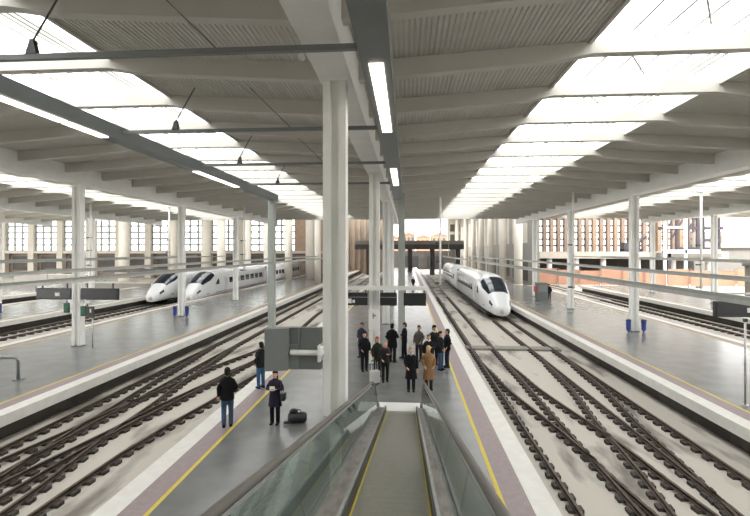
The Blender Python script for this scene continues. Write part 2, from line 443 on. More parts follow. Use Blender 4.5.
# grooved pallet band
pr = []
n = 36
for i in range(n):
    x = -.5 + 1.0 * i / n; w = 1.0 / n
    pr += [(x, -.01), (x + w * .5, -.01), (x + w * .5, 0), (x + w, 0)]
pr += [(.5, -.12), (-.5, -.12)]
Wk(sweep(pr, ysl), 'pallet_band', M['belt'])
for s in (-1, 1):
    Wk(sweep([(s * .478, .0), (s * .5, .0), (s * .5, .012), (s * .478, .012)], ysl), 'yellow_border', M['yellow'])
    Wk(sweep([(s * .505, -.12), (s * .53, -.12), (s * .53, .17), (s * .505, .17)], [YT, YB, YB + .12]), 'skirt_panel', M['darksteel'])
    Wk(sweep([(s * .53, .1), (s * .555, .1), (s * .57, .2), (s * .53, .2)], [YT, YB, YB + .12]), 'skirt_trim', M['steel'])
    gb, hr = (.78, 1.03) if s < 0 else (.68, .82)
    Wk(sweep([(s * .575, -.15), (s * (gb + .05), -.15), (s * (gb + .05), .16), (s * gb, .19), (s * .575, .17)], [YT, YB - .1]), 'deck_profile', M['skirting'])
    # outer decking and truss cladding, wedge shaped down to the floor
    # glass panels
    yy = YT; 
    while yy < YB - .1:
        y2 = min(yy + 1.9, YB)
        Wk(MB().rings([[(CX + s * (gb + (hr - gb - .015) * h), y, zr(y) + .17 + h * .72) for h, y in ((0, yy), (0, y2 - .02), (1, y2 - .02), (1, yy))],
                       [(CX + s * (gb + .015 + (hr - gb - .015) * h), y, zr(y) + .17 + h * .72) for h, y in ((0, yy), (0, y2 - .02), (1, y2 - .02), (1, yy))]]), 'glass_panel', M['bal'])
        yy = y2
    end = [(CX + s * gb, YB, zr(YB) + .17), (CX + s * gb, YB + .25, zr(YB) + .17), (CX + s * (gb + hr) / 2, YB + .48, .5), (CX + s * (hr - .015), YB + .25, .9), (CX + s * (hr - .015), YB, zr(YB) + .89)]
    Wk(MB().rings([end, [(a + s * .015, b, c) for a, b, c in end]]), 'glass_panel', M['bal'])
    # handrail: follows the incline, bends level, curls down round the newel
    pts = [(CX + s * hr, YT, zr(YT) + .94)]
    for k in range(13): 
        y = YT + (YB - .3 - YT) * (k + 1) / 13; pts.append((CX + s * hr, y, zr(y) + .94))
    pts += [(CX + s * hr, YB - .02, .965), (CX + s * hr, YB + .12, .955)]
    for k in range(9):
        a = PI / 2 - PI * k / 8
        pts.append((CX + s * (hr - (hr - gb) * k / 8), YB + .2 + .38 * math.cos(a), .57 + .38 * math.sin(a)))
    pts.append((CX + s * gb, YB - .25, .2))
    Wk(MB().tube(pts, (.042), 10), 'handrail', M['rubber'], smooth=True)
    Wk(sweep([(s * (hr - .025), .86), (s * (hr + .02), .86), (s * (hr + .02), .9), (s * (hr - .025), .9)], ysl), 'handrail_guide', M['steel'])
# truss below the walkway
Wk(MB().rings([[(CX - .88, YT, zr(YT) - .14), (CX - .88, YB - .9, zr(YB - .9) - .14), (CX - .88, YB - 4.2, zr(YB - 4.2) - .85), (CX - .88, YT, zr(YT) - .95)], [(CX + .74, YT, zr(YT) - .14), (CX + .74, YB - .9, zr(YB - .9) - .14), (CX + .74, YB - 4.2, zr(YB - 4.2) - .85), (CX + .74, YT, zr(YT) - .95)]]), 'truss_cladding', M['greyc'])
Wk(MB().box(CX - .5, CX + .5, -3.5, -3.0, 0, zr(-3) - .9), 'support_pier', M['greyc'])
Wk(MB().box(CX - 1.5, CX + 1.25, YB + .1, YB + 1.0, .003, .02), 'landing_plate', M['white'])
Wk(MB().prism([(YB - .12, .02), (YB + .1, .022), (YB + .1, .03), (YB - .12, .024)], 'x', CX - .5, CX + .5), 'comb_plate', M['steel'])

# ------------------------------------------------------------------ signs, boxes and small platform things
b = thing('monitor_cabinet', 'grey steel cabinet held by a white arm on the nearest column', 'cabinet', (-2.0, 9.7, 3.35))
MB().prism([(-1.03, -.3), (-.55, -.18), (-.55, .12), (-1.03, .02)], 'z', -.42, .48).build('angled_panel', M['box'], b)
MB().box(-.55, .14, -.06, .12, -.42, .48).build('back_box', M['box2'], b)
MB().box(-.36, -.33, -.085, -.05, .0, .48).build('door_seam', M['box'], b)
MB().box(-.55, -.34, -.085, -.05, -.42, .12).build('lower_door', M['box'], b)
MB().tube([(-.5, -.17, -.03), (.23, -.17, -.03)], .06, 14).build('support_arm', M['column'], b, True)
MB().tube([(.12, -.17, -.03), (.2, -.17, -.03)], .14, 16).build('flange', M['column'], b, True)
MB().box(.11, .165, -.3, .3, -.2, .14).build('bracket', M['column'], b)

d = thing('departure_board', 'row of dark display boards on a pale beam at the second central column', 'display board', (-1.58, 21.6, 0))
MB().box(-1.85, 2.55, -.06, .06, 3.62, 3.82).build('support_beam', M['column'], d)
for x0, x1, z0 in ((-1.45, -.3, 2.9), (.3, 1.1, 2.9), (1.42, 2.48, 2.9)):
    f = MB().box(x0, x1, -.16, .1, z0, z0 + .6).build('display_board', M['black'], d)
    if x0 < 0:
        MB().box(x0 + .15, x0 + .38, -.18, -.155, 3.0, 3.22).build('white_marking', M['white'], f)
        MB().box(x0 + .42, x0 + .54, -.18, -.155, 3.02, 3.16).build('white_marking', M['white'], f)
    if x0 < 1.2: MB().box(x0, x1, -.18, -.15, 3.27, 3.31).build('divider_strip', M['greyc'], f)
for x in (-1.4, -.4, .4, 1.0, 1.5, 2.4):
    MB().box(x - .03, x + .03, -.03, .03, 3.5, 3.65).build('hanger', M['darksteel'], d)
pn = thing('platform_sign', 'white upright sign with a small dark mark on the second central column', 'sign', (-1.58, 21.55, 1.75))
MB().box(-.25, .25, -.08, 0, 0, .95).build('panel', M['white'], pn)
MB().box(-.06, 0, -.095, -.078, .52, .78).build('dark_mark', M['greyc'], pn)
MB().box(0, .1, -.095, -.078, .62, .7).build('dark_mark', M['greyc'], pn)
def board(x, y, z, w, label, mark=None):
    t = thing('display_board', label, 'display board', (x, y, z), 0, 'black platform boards')
    MB().box(-w / 2, w / 2, -.1, .1, 0, .66).build('housing', M['black'], t, bevel=.02)
    MB().box(-w / 2 + .05, w / 2 - .05, -.115, -.09, .08, .58).build('screen', mat('dark_screen', '36383c', .25), t)
    if mark is not None: MB().box(mark, mark + .28, -.13, -.112, .2, .4).build('white_marking', M['white'], t)
    for s in (-1, 1): MB().box(s * w * .35 - .03, s * w * .35 + .03, -.03, .03, .66, .95).build('hanger', M['darksteel'], t)
    MB().box(-w / 2, w / 2, -.04, .04, .95, 1.03).build('support_rail', M['column'], t)
    return t
board(-20.35, 24.7, 2.7, 2.15, 'black display board with a white mark, left of the large left column', .1)
board(-17.6, 24.7, 2.7, 2.2, 'plain black display board right of the large left column')
board(14.1, 20, 2.72, 2.3, 'black display board with a white square at the right photo edge', .1)
def exit_sign(x, y, z, w, label, both=True):
    t = thing('exit_sign', label, 'exit sign', (x, y, z), 0, 'green exit signs')
    MB().box(-w / 2, w / 2, -.06, .06, 0, .55).build('housing', M['darksteel'], t)
    MB().box(-w / 2 + .01, -w / 2 + .01 + min(w, .28), -.075, -.055, .12, .5).build('green_panel', M['green'], t)
    if both:
        MB().box(w / 2 - .2, w / 2 - .1, -.075, -.055, .2, .42).build('white_pictogram', M['white'], t)
    MB().box(-.03, .03, -.03, .03, .55, .7).build('hanger', M['darksteel'], t)
    return t
exit_sign(-19.55, 24.6, 1.95, .3, 'small green sign on the left side of the large left column', False)
exit_sign(-18.15, 24.4, 1.8, .75, 'dark sign with green panel on the right side of the large left column')
exit_sign(14.35, 19.5, 1.95, .5, 'green sign below the board at the right photo edge', False)
def post(x, y, h, label):
    t = thing('sign_post', label, 'post', (x, y, 0), 0, 'thin posts')
    MB().tube([(0, 0, 0), (0, 0, h)], .035, 10).build('pole', M['steel'], t, True)
    MB().tube([(0, 0, 0), (0, 0, .03)], .11, 14).build('base_plate', M['steel'], t, True)
    MB().box(-.06, .06, -.04, .04, h - .12, h).build('cap', M['darksteel'], t)
post(12.0, 16.9, 3.1, 'thin grey post standing at the right edge near the display board')
post(-17.85, 24.4, 1.8, 'thin grey post right of the large left column below the dark sign')
for x, y, l in ((-19.5, 36.6, 'left one of the blue bins by the second column of the left platform'), (-18.45, 36.6, 'right one of the blue bins by the second column of the left platform'), (15.0, 31.7, 'left one of the blue bins by the right platform column'), (16.0, 31.7, 'right one of the blue bins by the right platform column'), (-36.9, 37.3, 'left one of the blue bins at the far left platform column'), (-35.9, 37.3, 'right one of the blue bins at the far left platform column')):
    t = thing('litter_bin', l, 'bin', (x, y, 0), 0, 'blue litter bins')
    MB().tube([(0, 0, .12), (0, 0, .78)], [.14, .16], 14).build('bucket', M['blue'], t)
    MB().tube([(0, 0, .78), (0, 0, .84), (0, 0, .87)], [.17, .17, .11], 14).build('rim', M['darksteel'], t)
    MB().tube([(0, 0, 0), (0, 0, .12)], .05, 8).build('foot', M['darksteel'], t)
t = thing('leaning_rail', 'grey tubular leaning rail on the left platform at the photo edge', 'rail', (-18.0, 18.1, 0))
P = [(-1.6, 0, 0), (-1.6, 0, .8), (-1.45, 0, .93), (1.3, 0, .93), (1.43, 0, .8), (1.43, 0, 0)]
MB().tube(P, .06, 10).build('frame', M['gantry'], t, True)
MB().box(-1.5, 1.35, -.03, .03, .95, 1.0).build('seat_pad', M['steel'], t)
for x in (-1.6, 1.43): MB().box(x - .16, x + .16, -.14, .14, 0, .03).build('foot', M['gantry'], t)
t = thing('info_kiosk', 'grey box kiosk with a red side at the farthest right platform column', 'kiosk', (14.9, 51.2, 0))
MB().box(-.6, .6, -.45, .45, 0, 2.0).build('body', M['box2'], t, bevel=.03)
MB().box(-.72, -.6, -.4, .4, .95, 1.6).build('side_panel', M['red'], t)
MB().box(-.45, .45, -.47, -.44, 1.0, 1.75).build('front_panel', M['box'], t)
# luggage
t = thing('duffel_bag', 'black bag with a smaller bag on top left alone on the platform floor', 'bag', (-3.5, 14.2, 0), .2)
MB().tube([(-.3, 0, .17), (-.26, 0, .17), (.22, 0, .17), (.3, 0, .17)], [(.1, .1), (.16, .16), (.17, .17), (.11, .11)], 14).build('body', M['black'], t, True)
MB().tube([(-.12, -.05, .32), (-.06, -.05, .44), (.08, -.05, .44), (.13, -.05, .32)], .015, 8).build('handle', M['darksteel'], t, True)
MB().sphere((-.12, .02, .36), .14, .11, .1).build('top_pouch', M['black'], t, True)
MB().tube([(-.42, -.1, .06), (-.2, -.13, .07)], .05, 10).build('side_pocket', M['black'], t, True)
t = thing('suitcase', 'pale grey wheeled suitcase on the floor behind the walkway handrail', 'suitcase', (-1.32, 18.5, 0), .5)
MB().box(-.19, .19, -.13, .13, .07, .58).build('shell', M['skirt'], t, bevel=.04)
for s in (-1, 1):
    MB().tube([(s * .09, .12, .55), (s * .09, .12, .95)], .012, 8).build('handle_rod', M['steel'], t)
    MB().tube([(s * .14, -.03, .04), (s * .14, .03, .04)], .04, 10).build('wheel', M['black'], t)
MB().box(-.11, .11, .1, .14, .93, .97).build('grip', M['black'], t)

# ------------------------------------------------------------------ people
def fuse(name, mb, m, parent, vox=.014, it=3):
    o = mb.build(name + '_tmp', m)
    r = o.modifiers.new('r', 'REMESH'); r.mode = 'VOXEL'; r.voxel_size = vox
    s = o.modifiers.new('s', 'SMOOTH'); s.factor = .5; s.iterations = it
    dg = bpy.context.evaluated_depsgraph_get()
    me = bpy.data.meshes.new_from_object(o.evaluated_get(dg))
    old = o.data; bpy.data.objects.remove(o); bpy.data.meshes.remove(old)
    me.name = name
    if not me.materials: me.materials.append(m)
    me.polygons.foreach_set('use_smooth', [True] * len(me.polygons))
    return link(name, me, parent)
def ell(mb, rows, n=18):
    """stack of horizontal ellipses (x, y, z, rx, ry)"""
    return mb.rings([[(x + rx * math.cos(2 * PI * k / n), y + ry * math.sin(2 * PI * k / n), z) for k in range(n)] for x, y, z, rx, ry in rows])
ARMS = dict(
    down=((.245, -.03, 1.15), (.25, .06, .90), (.0, .05, -1)),
    front=((.26, .0, 1.16), (.11, .25, 1.2), (-.55, .5, .35)),
    pocket=((.27, -.09, 1.17), (.20, .07, .97), (-.3, .3, -.9)),
    low=((.25, .0, 1.15), (.17, .18, .97), (-.55, .35, -.75)),
    phone=((.27, .05, 1.15), (.12, .17, 1.42), (-.2, .1, .95)),
)
def person(x, y, face, label, H=1.75, top='1c1c20', legs='23242a', hair='2a211c', long=0, armL='down', armR='down', stride=.0, skin='skin', hairlen=0, lean=0, turn=0, extra=None, shoes='1b1a1a', wide=1.0, hat=None):
    s = H / 1.75
    t = thing('person', label, 'person', (x, y, 0), face); t['group'] = 'people on the platform'
    t.scale = (s, s, s)
    sk = M[skin]
    foot = [(.10, stride), (-.10, -stride)]
    A = {1: ARMS[armR], -1: ARMS[armL]}
    def arm(k): return [tuple(v if i else v * k for i, v in enumerate(p)) for p in A[k]]
    # --- continuous body
    b = MB()
    ell(b, [(0, 0, .84, .15, .10), (0, 0, .93, .165, .115), (0, 0, 1.05, .135, .095), (0, .005, 1.2, .15, .11), (0, 0, 1.34, .165, .105), (0, -.01, 1.43, .13, .075), (0, -.01, 1.47, .06, .055), (0, .005, 1.56, .052, .055)])
    hd = [(0, .015, 1.515, .035, .05), (0, .02, 1.54, .052, .07), (0, .015, 1.58, .066, .086), (0, .005, 1.63, .073, .094), (0, 0, 1.68, .075, .097), (0, -.005, 1.72, .066, .085), (0, -.01, 1.745, .04, .052), (0, -.01, 1.752, .012, .015)]
    ct, st = math.cos(turn), math.sin(turn)
    def T(v): return (v[0] * ct - v[1] * st, v[0] * st + v[1] * ct, v[2])
    h = MB(); ell(h, hd, 20)
    h.tube([(0, .09, 1.655), (0, .112, 1.612), (0, .095, 1.60)], [.009, .017, .012], 8)
    for k in (-1, 1): h.sphere((k * .078, -.005, 1.625), .012, .022, .034, 8, 6)
    h.v = [T(v) for v in h.v]
    o0 = len(b.v); b.v += h.v; b.f += [tuple(i + o0 for i in f) for f in h.f]
    for k, (fx, fy) in zip((1, -1), foot):
        b.tube([(k * .085, 0, .9), (k * .095, fy * .45 + .02, .49), (fx, fy, .09), (fx, fy + .02, .05)], [.085, .055, .038, .036], 12)
        b.tube([(fx, fy - .04, .04), (fx + k * .005, fy + .06, .036), (fx + k * .01, fy + .14, .028)], [.03, .028, .018], 10)
        e, w, d = arm(k); sh = (k * .14, -.008, 1.362)
        b.tube([sh, tuple(Vector((k * .18, -.012, 1.36)) * .45 + Vector(e) * .55), e, w], [.045, .042, .038, .027], 10)
        w = Vector(w); d = Vector(d).normalized()
        side = d.cross(Vector((0, 0, 1)) if abs(d.z) < .8 else Vector((0, 1, 0))).normalized()
        pal = w + d * .09
        b.tube([w, w + d * .05, pal], [(.024, .02), (.04, .018), (.04, .016)], 10)
        nrm = side.cross(d).normalized()
        if nrm.dot(Vector((-k, .3, 0))) < 0: nrm = -nrm
        for q, (off, L) in enumerate(((-.03, .07), (-.01, .08), (.01, .075), (.03, .06))):
            p0 = w + d * .075 + side * off; p1 = p0 + d * L * .55 + nrm * .008; p2 = p1 + d * L * .45 + nrm * .03
            b.tube([p0, p1, p2], [.0095, .009, .008], 8)
        p0 = w + d * .03 + side * -.03; b.tube([p0, p0 + d * .035 - side * .028 + nrm * .01, p0 + d * .065 - side * .03 + nrm * .022], [.012, .011, .009], 8)
    fuse('body', b, sk, t, .0115, 2)
    # face
    for k in (-1, 1):
        e = MB().sphere((k * .03, .087, 1.645), .011, .008, .007, 8, 6); e.v = [T(v) for v in e.v]
        e.build('eye', M['black'], t, True)
    mo = MB().sphere((0, .093, 1.575), .022, .006, .005, 8, 6); mo.v = [T(v) for v in mo.v]
    mo.build('mouth', cloth('8a4c46'), t, True)
    # hair
    if hair:
        hb = MB().sphere((0, -.014, 1.668), .094, .108, .112, 20, 10, 0, PI * .5)
        hb.sphere((0, -.045, 1.635), .09, .078, .12, 18, 10)
        if hairlen:
            ell(hb, [(0, -.055, 1.66, .08, .065), (0, -.06, 1.55, .085, .05), (0, -.075, 1.55 - hairlen, .08, .035)])
        hb.v = [T(v) for v in hb.v]
        fuse('hair', hb, cloth(hair), t, .013, 2)
    if hat:
        hb = MB(); ell(hb, [(0, -.005, 1.68, .09, .11), (0, -.005, 1.73, .088, .105), (0, -.01, 1.78, .06, .07)]); hb.box(-.06, .06, .08, .17, 1.69, 1.705)
        hb.v = [T(v) for v in hb.v]
        fuse('cap', hb, cloth(hat), t, .013, 2)
    # trousers
    tr = MB()
    ell(tr, [(0, 0, .80, .165, .12), (0, 0, .9, .18, .13), (0, 0, 1.0, .165, .12)])
    for k, (fx, fy) in zip((1, -1), foot):
        tr.tube([(k * .088, 0, .88), (k * .1, fy * .45 + .02, .49), (fx, fy, .1), (fx, fy, .055)], [.102, .076, .066, .068], 14)
    fuse('trousers', tr, cloth(legs), t)
    # upper garment
    j = MB(); hem = .80 if not long else .80 - long
    rows = [(0, 0, hem, .2 + long * .16, .14 + long * .12), (0, 0, .9, .198, .142), (0, 0, 1.06, .175, .13), (0, .005, 1.22, .19, .14), (0, 0, 1.35, .205, .13), (0, -.01, 1.43, .165, .1), (0, -.012, 1.475, .085, .075), (0, -.012, 1.51, .075, .07)]
    ell(j, [(a, b_, c, d_ * wide, e_ * wide) for a, b_, c, d_, e_ in rows])
    for k in (1, -1):
        e, w, d = arm(k); v = Vector(e) + (Vector(w) - Vector(e)) * .97
        j.tube([(k * .1, -.005, 1.36), (k * .165, -.01, 1.362), tuple((Vector((k * .18, -.012, 1.36)) * .45 + Vector(e) * .55)), e, tuple(v)], [.06 * wide, .07 * wide, .068 * wide, .06 * wide, .047], 14)
    fuse('coat' if long else 'jacket', j, cloth(top), t)
    for k, (fx, fy) in zip((1, -1), foot):
        sb = MB(); a = k * .1
        sb.rings([[(fx + u * ww + k * a * (yy - fy) * .3, yy, zz) for u, zz in ((-1, 0), (1, 0), (1, .035), (.6, hh), (-.6, hh), (-1, .035))] for yy, ww, hh in ((fy - .085, .036, .08), (fy - .03, .043, .095), (fy + .06, .047, .075), (fy + .14, .048, .055), (fy + .19, .032, .045))])
        sb.build('shoe', cloth(shoes), t, bevel=.008)
    if extra: extra(t)
    return t
def handbag(t):
    MB().box(-.36, -.2, -.14, .14, .78, 1.02).build('handbag', M['black'], t, bevel=.03)
    MB().tube([(-.26, -.1, 1.02), (-.2, -.05, 1.3), (-.17, 0, 1.47), (-.2, .06, 1.3), (-.26, .1, 1.02)], .012, 8).build('bag_strap', M['black'], t)
def paper(t): MB().box(-.08, .08, .31, .335, 1.18, 1.32).build('paper', M['white'], t)
def backpack(t):
    MB().box(-.16, .16, -.33, -.13, 1.02, 1.5).build('backpack', M['black'], t, bevel=.06)
def scarf(c):
    def f(t): MB().tube([(-.07, .03, 1.5), (0, .085, 1.46), (.07, .03, 1.5), (.05, -.07, 1.5), (-.05, -.07, 1.5), (-.07, .03, 1.5)], .028, 8).build('scarf', cloth(c), t, True)
    return f
F = PI   # facing the camera
person(-5.62, 13.75, .35, 'person in black jacket and blue jeans standing alone at the left platform edge, back turned', 1.84, '17181b', '4a6180', '2b231f', armL='down', armR='low', stride=.02)
person(-4.2, 14.1, F, 'person in dark purple knee length coat holding white paper beside the yellow line', 1.68, '2d2838', '1d1b20', '1c1715', long=.22, armL='front', armR='front', hairlen=.12, extra=lambda t: (handbag(t), paper(t)))
person(-5.85, 17.7, .9, 'person in dark jacket and bright blue jeans half hidden behind the hanging grey cabinet', 1.84, '24272b', '3f5f86', '2a2320', armL='pocket', armR='down')
person(-1.95, 20.6, F + .3, 'person in black jacket and black trousers at the left front of the crowd', 1.78, '161619', '1d1d21', '2b2521', armL='down', armR='low', stride=.04)
person(-2.35, 23.2, F - .5, 'person in dark blue jacket at the far left back of the crowd', 1.78, '2d3543', '33415a', '5a4a40', armL='pocket', armR='pocket')
person(-1.72, 22.9 - .2 + .9, .2, 'person in pale top with black backpack and jeans behind the black jacket', 1.8, 'b9b3a8', '3f4c63', '1f1a18', armL='down', armR='pocket', extra=backpack)
person(-1.3, 19.75, F + .5, 'person with reddish hair and dark olive jacket beside the pale suitcase', 1.72, '2a2c26', '2b2a2b', 'a4533c', armL='low', armR='down', hairlen=.06)
person(-.92, 19.0, F + .2, 'person in dark coat with grey hood and pink scarf, arms folded low', 1.7, '2b2a2b', '19191c', '8f8880', armL='front', armR='low', stride=.06, extra=scarf('c06a72'))
person(-.72, 22.3, -.4, 'person in bulky black coat seen from behind, tallest in the crowd middle', 1.9, '17171a', '1d1d20', '211c1a', long=.12, armL='pocket', armR='front', wide=1.15)
person(-.13, 23.1, F / 2 + .3, 'slim person in dark navy jacket turned sideways, right of the bulky black coat', 1.82, '1b1d26', '1a1b20', '1d1917', armL='front', armR='down', stride=.05)
person(.16, 17.75, F, 'person in long black overcoat with grey hair facing the camera below the walkway end', 1.72, '17171a', '1b1b1e', 'a49d94', long=.3, armL='down', armR='low', extra=scarf('c9c4bc'))
person(.86, 18.0, F + .25, 'blonde person in long camel brown coat, front right of the crowd', 1.72, '8a6a49', '2a2421', 'cbb27a', long=.38, armL='low', armR='pocket', hairlen=.1)
person(.6, 22.7, F - .4, 'person in grey jacket at the back right of the crowd', 1.75, '5e5a55', '2b2b2e', '3a2c25', armL='low', armR='down')
person(.98, 20.4, F, 'person in black with pale collar, standing behind the camel coat', 1.74, '1b1b1e', '222226', '6d6157', armL='front', armR='down', extra=scarf('ded8cf'))
person(1.32, 22.0, F + .3, 'tall person in dark jacket with white collar, behind the two at the right line', 1.88, '2a2b2f', '24252b', '17191f', armL='down', armR='pocket', hat='1b1d24', extra=scarf('dcd9d4'))
person(1.55, 21.0, F + 1.0, 'person in black jacket and blue jeans near the right yellow line', 1.77, '1d1e22', '3d5271', '231d1b', armL='pocket', armR='low')
person(1.9, 21.5, F / 2 + .2, 'person in black jacket and navy trousers at the right end of the crowd', 1.8, '191a1d', '20263a', '3b332e', armL='pocket', armR='down', wide=1.08)
person(.9, 66, 0, 'tiny distant person in dark clothes far down the central platform', 1.75, '26262a', '222226', '221d1b')
person(16.0, 52.0, F, 'distant person in dark clothes right of the grey kiosk', 1.75, '222226', '1f1f23', '2a2320')

# ------------------------------------------------------------------ trains
def prof(y):
    """half width, bottom, top of the car body at distance y behind the nose tip"""
    t = min(1, y / 6.4); w = .5 + (1.47 - .5) * min(1, (y / 4.0)) ** .5
    top = ZR + 1.15 + (3.9 - 1.15) * (math.sin(t * PI / 2) ** .92)
    bot = ZR + .32 - .02 * t
    return w, bot, top
def pt(y, a, out=0):
    w, b, tp = prof(y); n = 2.9
    c, s = math.cos(a), math.sin(a); zc = b + (tp - b) * .42
    h = (tp - zc) if s > 0 else (zc - b)
    x = w * math.copysign(abs(c) ** (2 / n), c); z = zc + h * math.copysign(abs(s) ** (2 / n), s)
    l = math.hypot(c, s); return (x + out * c, y, z + out * s)
def patch(y0, y1, a0, a1, ny=8, na=10, out=.015):
    mb = MB(); R = []
    for i in range(ny + 1):
        y = y0 + (y1 - y0) * i / ny
        f0 = a0(y) if callable(a0) else a0; f1 = a1(y) if callable(a1) else a1
        R.append([pt(y, f0 + (f1 - f0) * j / na, out) for j in range(na + 1)])
    return mb.rings(R, False, False)
def angz(y, z):
    """angle on the right side of the section with height z"""
    lo, hi = -PI / 2, PI / 2
    for _ in range(30):
        m = (lo + hi) / 2
        if pt(y, m)[2] < z: lo = m
        else: hi = m
    return (lo + hi) / 2
def car(t, y0, y1, nose):
    N = 32
    if nose: ys = [0, .04, .12, .25, .45, .7, 1, 1.4, 1.9, 2.4, 3, 3.6, 4.3, 5, 5.7, 6.4, 8, y1]
    else: ys = [y0, y1]
    b = MB().rings([[pt(y, 2 * PI * k / N) for k in range(N)] for y in ys]).build('car_body', M['train'], t, True)
    if nose:
        ws = patch(1.75, 4.5, lambda y: PI / 2 - 1.0 + .14 * abs(y - 3.2), lambda y: PI / 2 + 1.0 - .14 * abs(y - 3.2), 8, 14, .02).build('windscreen', M['tglass'], b, True)
        for s in (1, -1):
            q = lambda a: a if s == 1 else PI - a
            patch(4.3, 5.3, lambda y: q(angz(y, ZR + 2.05)), lambda y: q(angz(y, ZR + 2.05 + .65 * min(1, (y - 4.2) * 1.3))), 4, 4).build('cab_window', M['tglass'], b, True)
            patch(.5, 1.15, lambda y: q(.28), lambda y: q(.62), 3, 3).build('headlight', M['tglass'], b, True)
            patch(.45, y1 - .3, lambda y: q(angz(y, ZR + .98)), lambda y: q(angz(y, ZR + 1.1)), 12, 2, .012).build('stripe', M['stripe'], b, True)
            patch(.3, y1 - .3, lambda y: q(angz(y, ZR + .36)), lambda y: q(angz(y, ZR + .62)), 12, 2, .01).build('skirt', M['skirt'], b, True)
        MB().tube([(0, -.03, ZR + .75), (0, .1, ZR + .75)], .2, 14).build('coupler_cover', M['skirt'], b, True)
    else:
        for s in (1, -1):
            q = lambda a: a if s == 1 else PI - a
            patch(y0 + .3, y1 - .3, lambda y: q(angz(y, ZR + .98)), lambda y: q(angz(y, ZR + 1.1)), 1, 2, .012).build('stripe', M['stripe'], b)
    for s in (1, -1):
        q = lambda a: a if s == 1 else PI - a
        st = y0 + (8.6 if nose else 2.6)
        k = 0
        while st + 1.7 < y1 - 1.6:
            patch(st, st + 1.5, lambda y: q(angz(y, ZR + 2.0)), lambda y: q(angz(y, ZR + 2.72)), 1, 3).build('window', M['tglass'], b, True)
            st += 2.05
        for yd in ((y0 + 7.0,) if nose else (y0 + .7,)) + (y1 - 1.5,):
            d = patch(yd, yd + .9, lambda y: q(angz(y, ZR + .7)), lambda y: q(angz(y, ZR + 2.85)), 1, 4).build('door', M['skirt'], b, True)
    MB().box(-1.1, 1.1, y0 + (2 if nose else 1), y1 - 1, ZR + .2, ZR + .45).build('underframe', M['under'], b)
    for yb in ((4.2 if nose else y0 + 4), y1 - 4):
        for k in (-1.25, 1.25):
            for s in (-1, 1):
                MB().tube([(s * .72 - .06, yb + k, ZR + .45), (s * .72 + .06, yb + k, ZR + .45)], .44, 20).build('wheel', M['under'], b)
    return b
tr = thing('train', 'white high-speed train with dark windscreen arriving on the right track', 'train', (8.63, 41.6, 0))
car(tr, 0, 25, True)
car(tr, 25.5, 50, False)
MB().box(-1.2, 1.2, 24.9, 25.6, ZR + .5, ZR + 3.6).build('gangway', M['under'], tr)
t2 = dup(tr, (-29.7, 50.3, 0), 0, 'left one of the two white trains parked beyond the left platform')
t3 = dup(tr, (-25.45, 50.8, 0), 0, 'right one of the two white trains parked beyond the left platform')

# ------------------------------------------------------------------ hall beyond: left window wall
YW = 105
root = struct(MB().box(-135, -18, YW + 1.2, YW + 1.8, ZB, 5.2).build('wall_back_left', M['pink']))
MB().box(-135, -18, YW - .2, YW + 1.2, 14.6, 24).build('upper_wall', M['cream'], root)
MB().box(-135, -18, YW - .4, YW + 1.3, 4.9, 5.5).build('sill_band', M['cream'], root)
k = 0; x = -130
while x < -27:
    MB().box(x - .75, x + .75, YW - .5, YW + .8, ZB, 14.6).build('pier', M['cream'], root)
    w = struct(MB().box(x + .75, x + 6.75, YW + .3, YW + .33, 5.5, 14.6).build('window_%d' % (20 + k), M['pane']))
    for i in range(4):
        a = x + .75 + 6.0 * i / 3
        MB().box(a - .2, a + .2, YW + .15, YW + .45, 5.5, 14.6).build('mullion', M['mull'], w)
    for i in range(7):
        z = 5.5 + 9.1 * i / 6
        MB().box(x + .75, x + 6.75, YW + .17, YW + .43, z - .2, z + .2).build('glazing_bar', M['mull'], w)
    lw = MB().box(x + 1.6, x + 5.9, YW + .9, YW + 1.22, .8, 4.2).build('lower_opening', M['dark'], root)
    x += 7.5; k += 1
MB().box(-26.5, -18, YW - .3, YW + 1, 5.2, 14.6).build('blind_wall', M['tan'], root)
# brick stair tower / pier wall at the middle
c0 = struct(MB().box(-17.5, -5, 128, 130, ZB, 20).build('wall_back_middle', M['cream']))
for i in range(8): MB().box(-17 + 1.6 * i, -16.4 + 1.6 * i, 126.8, 128, ZB, 18).build('pier', M['tan'], c0)

def bigcol(x, y, r, h, label, rb=None):
    t = thing('round_column', label, 'column', (x, y, ZB), 0, 'round white columns beyond the roof')
    MB().tube([(0, 0, 0), (0, 0, h)], r, 20).build('shaft', M['wcol'], t, True)
    MB().tube([(0, 0, 0), (0, 0, .9)], r * 1.12, 20).build('plinth', M['cream'], t, True)
for i, (px_, Y_, r_) in enumerate(((-64.3, 88, .8), (-57.6, 88, 1.0), (-49.5, 92, .95), (-43.6, 95, 1.0), (-35.5, 84, .8), (-30.5, 84, .75), (-26.6, 84, .6), (-22.4, 84, .7), (-19.5, 90, 1.0), (-15.2, 76, .55))):
    ordn = ('leftmost', 'second from the left', 'third from the left', 'fourth from the left', 'fifth from the left', 'sixth from the left', 'seventh from the left', 'eighth from the left', 'ninth from the left', 'rightmost')[i]
    bigcol(px_, Y_, r_, 17, 'round white column before the left window wall, ' + ordn)
for i, (x_, Y_, r_) in enumerate(((18.6, 77, .7), (18.6, 89, .7), (18.6, 101, .65), (18.6, 114, .65), (18.6, 128, .65), (18.6, 144, .65), (18.6, 168, .65))):
    ordn = ('nearest', 'second', 'third', 'fourth', 'fifth', 'sixth', 'farthest')[i]
    bigcol(x_, Y_, r_, 19, 'tall white column of the receding row behind the right train, ' + ordn)
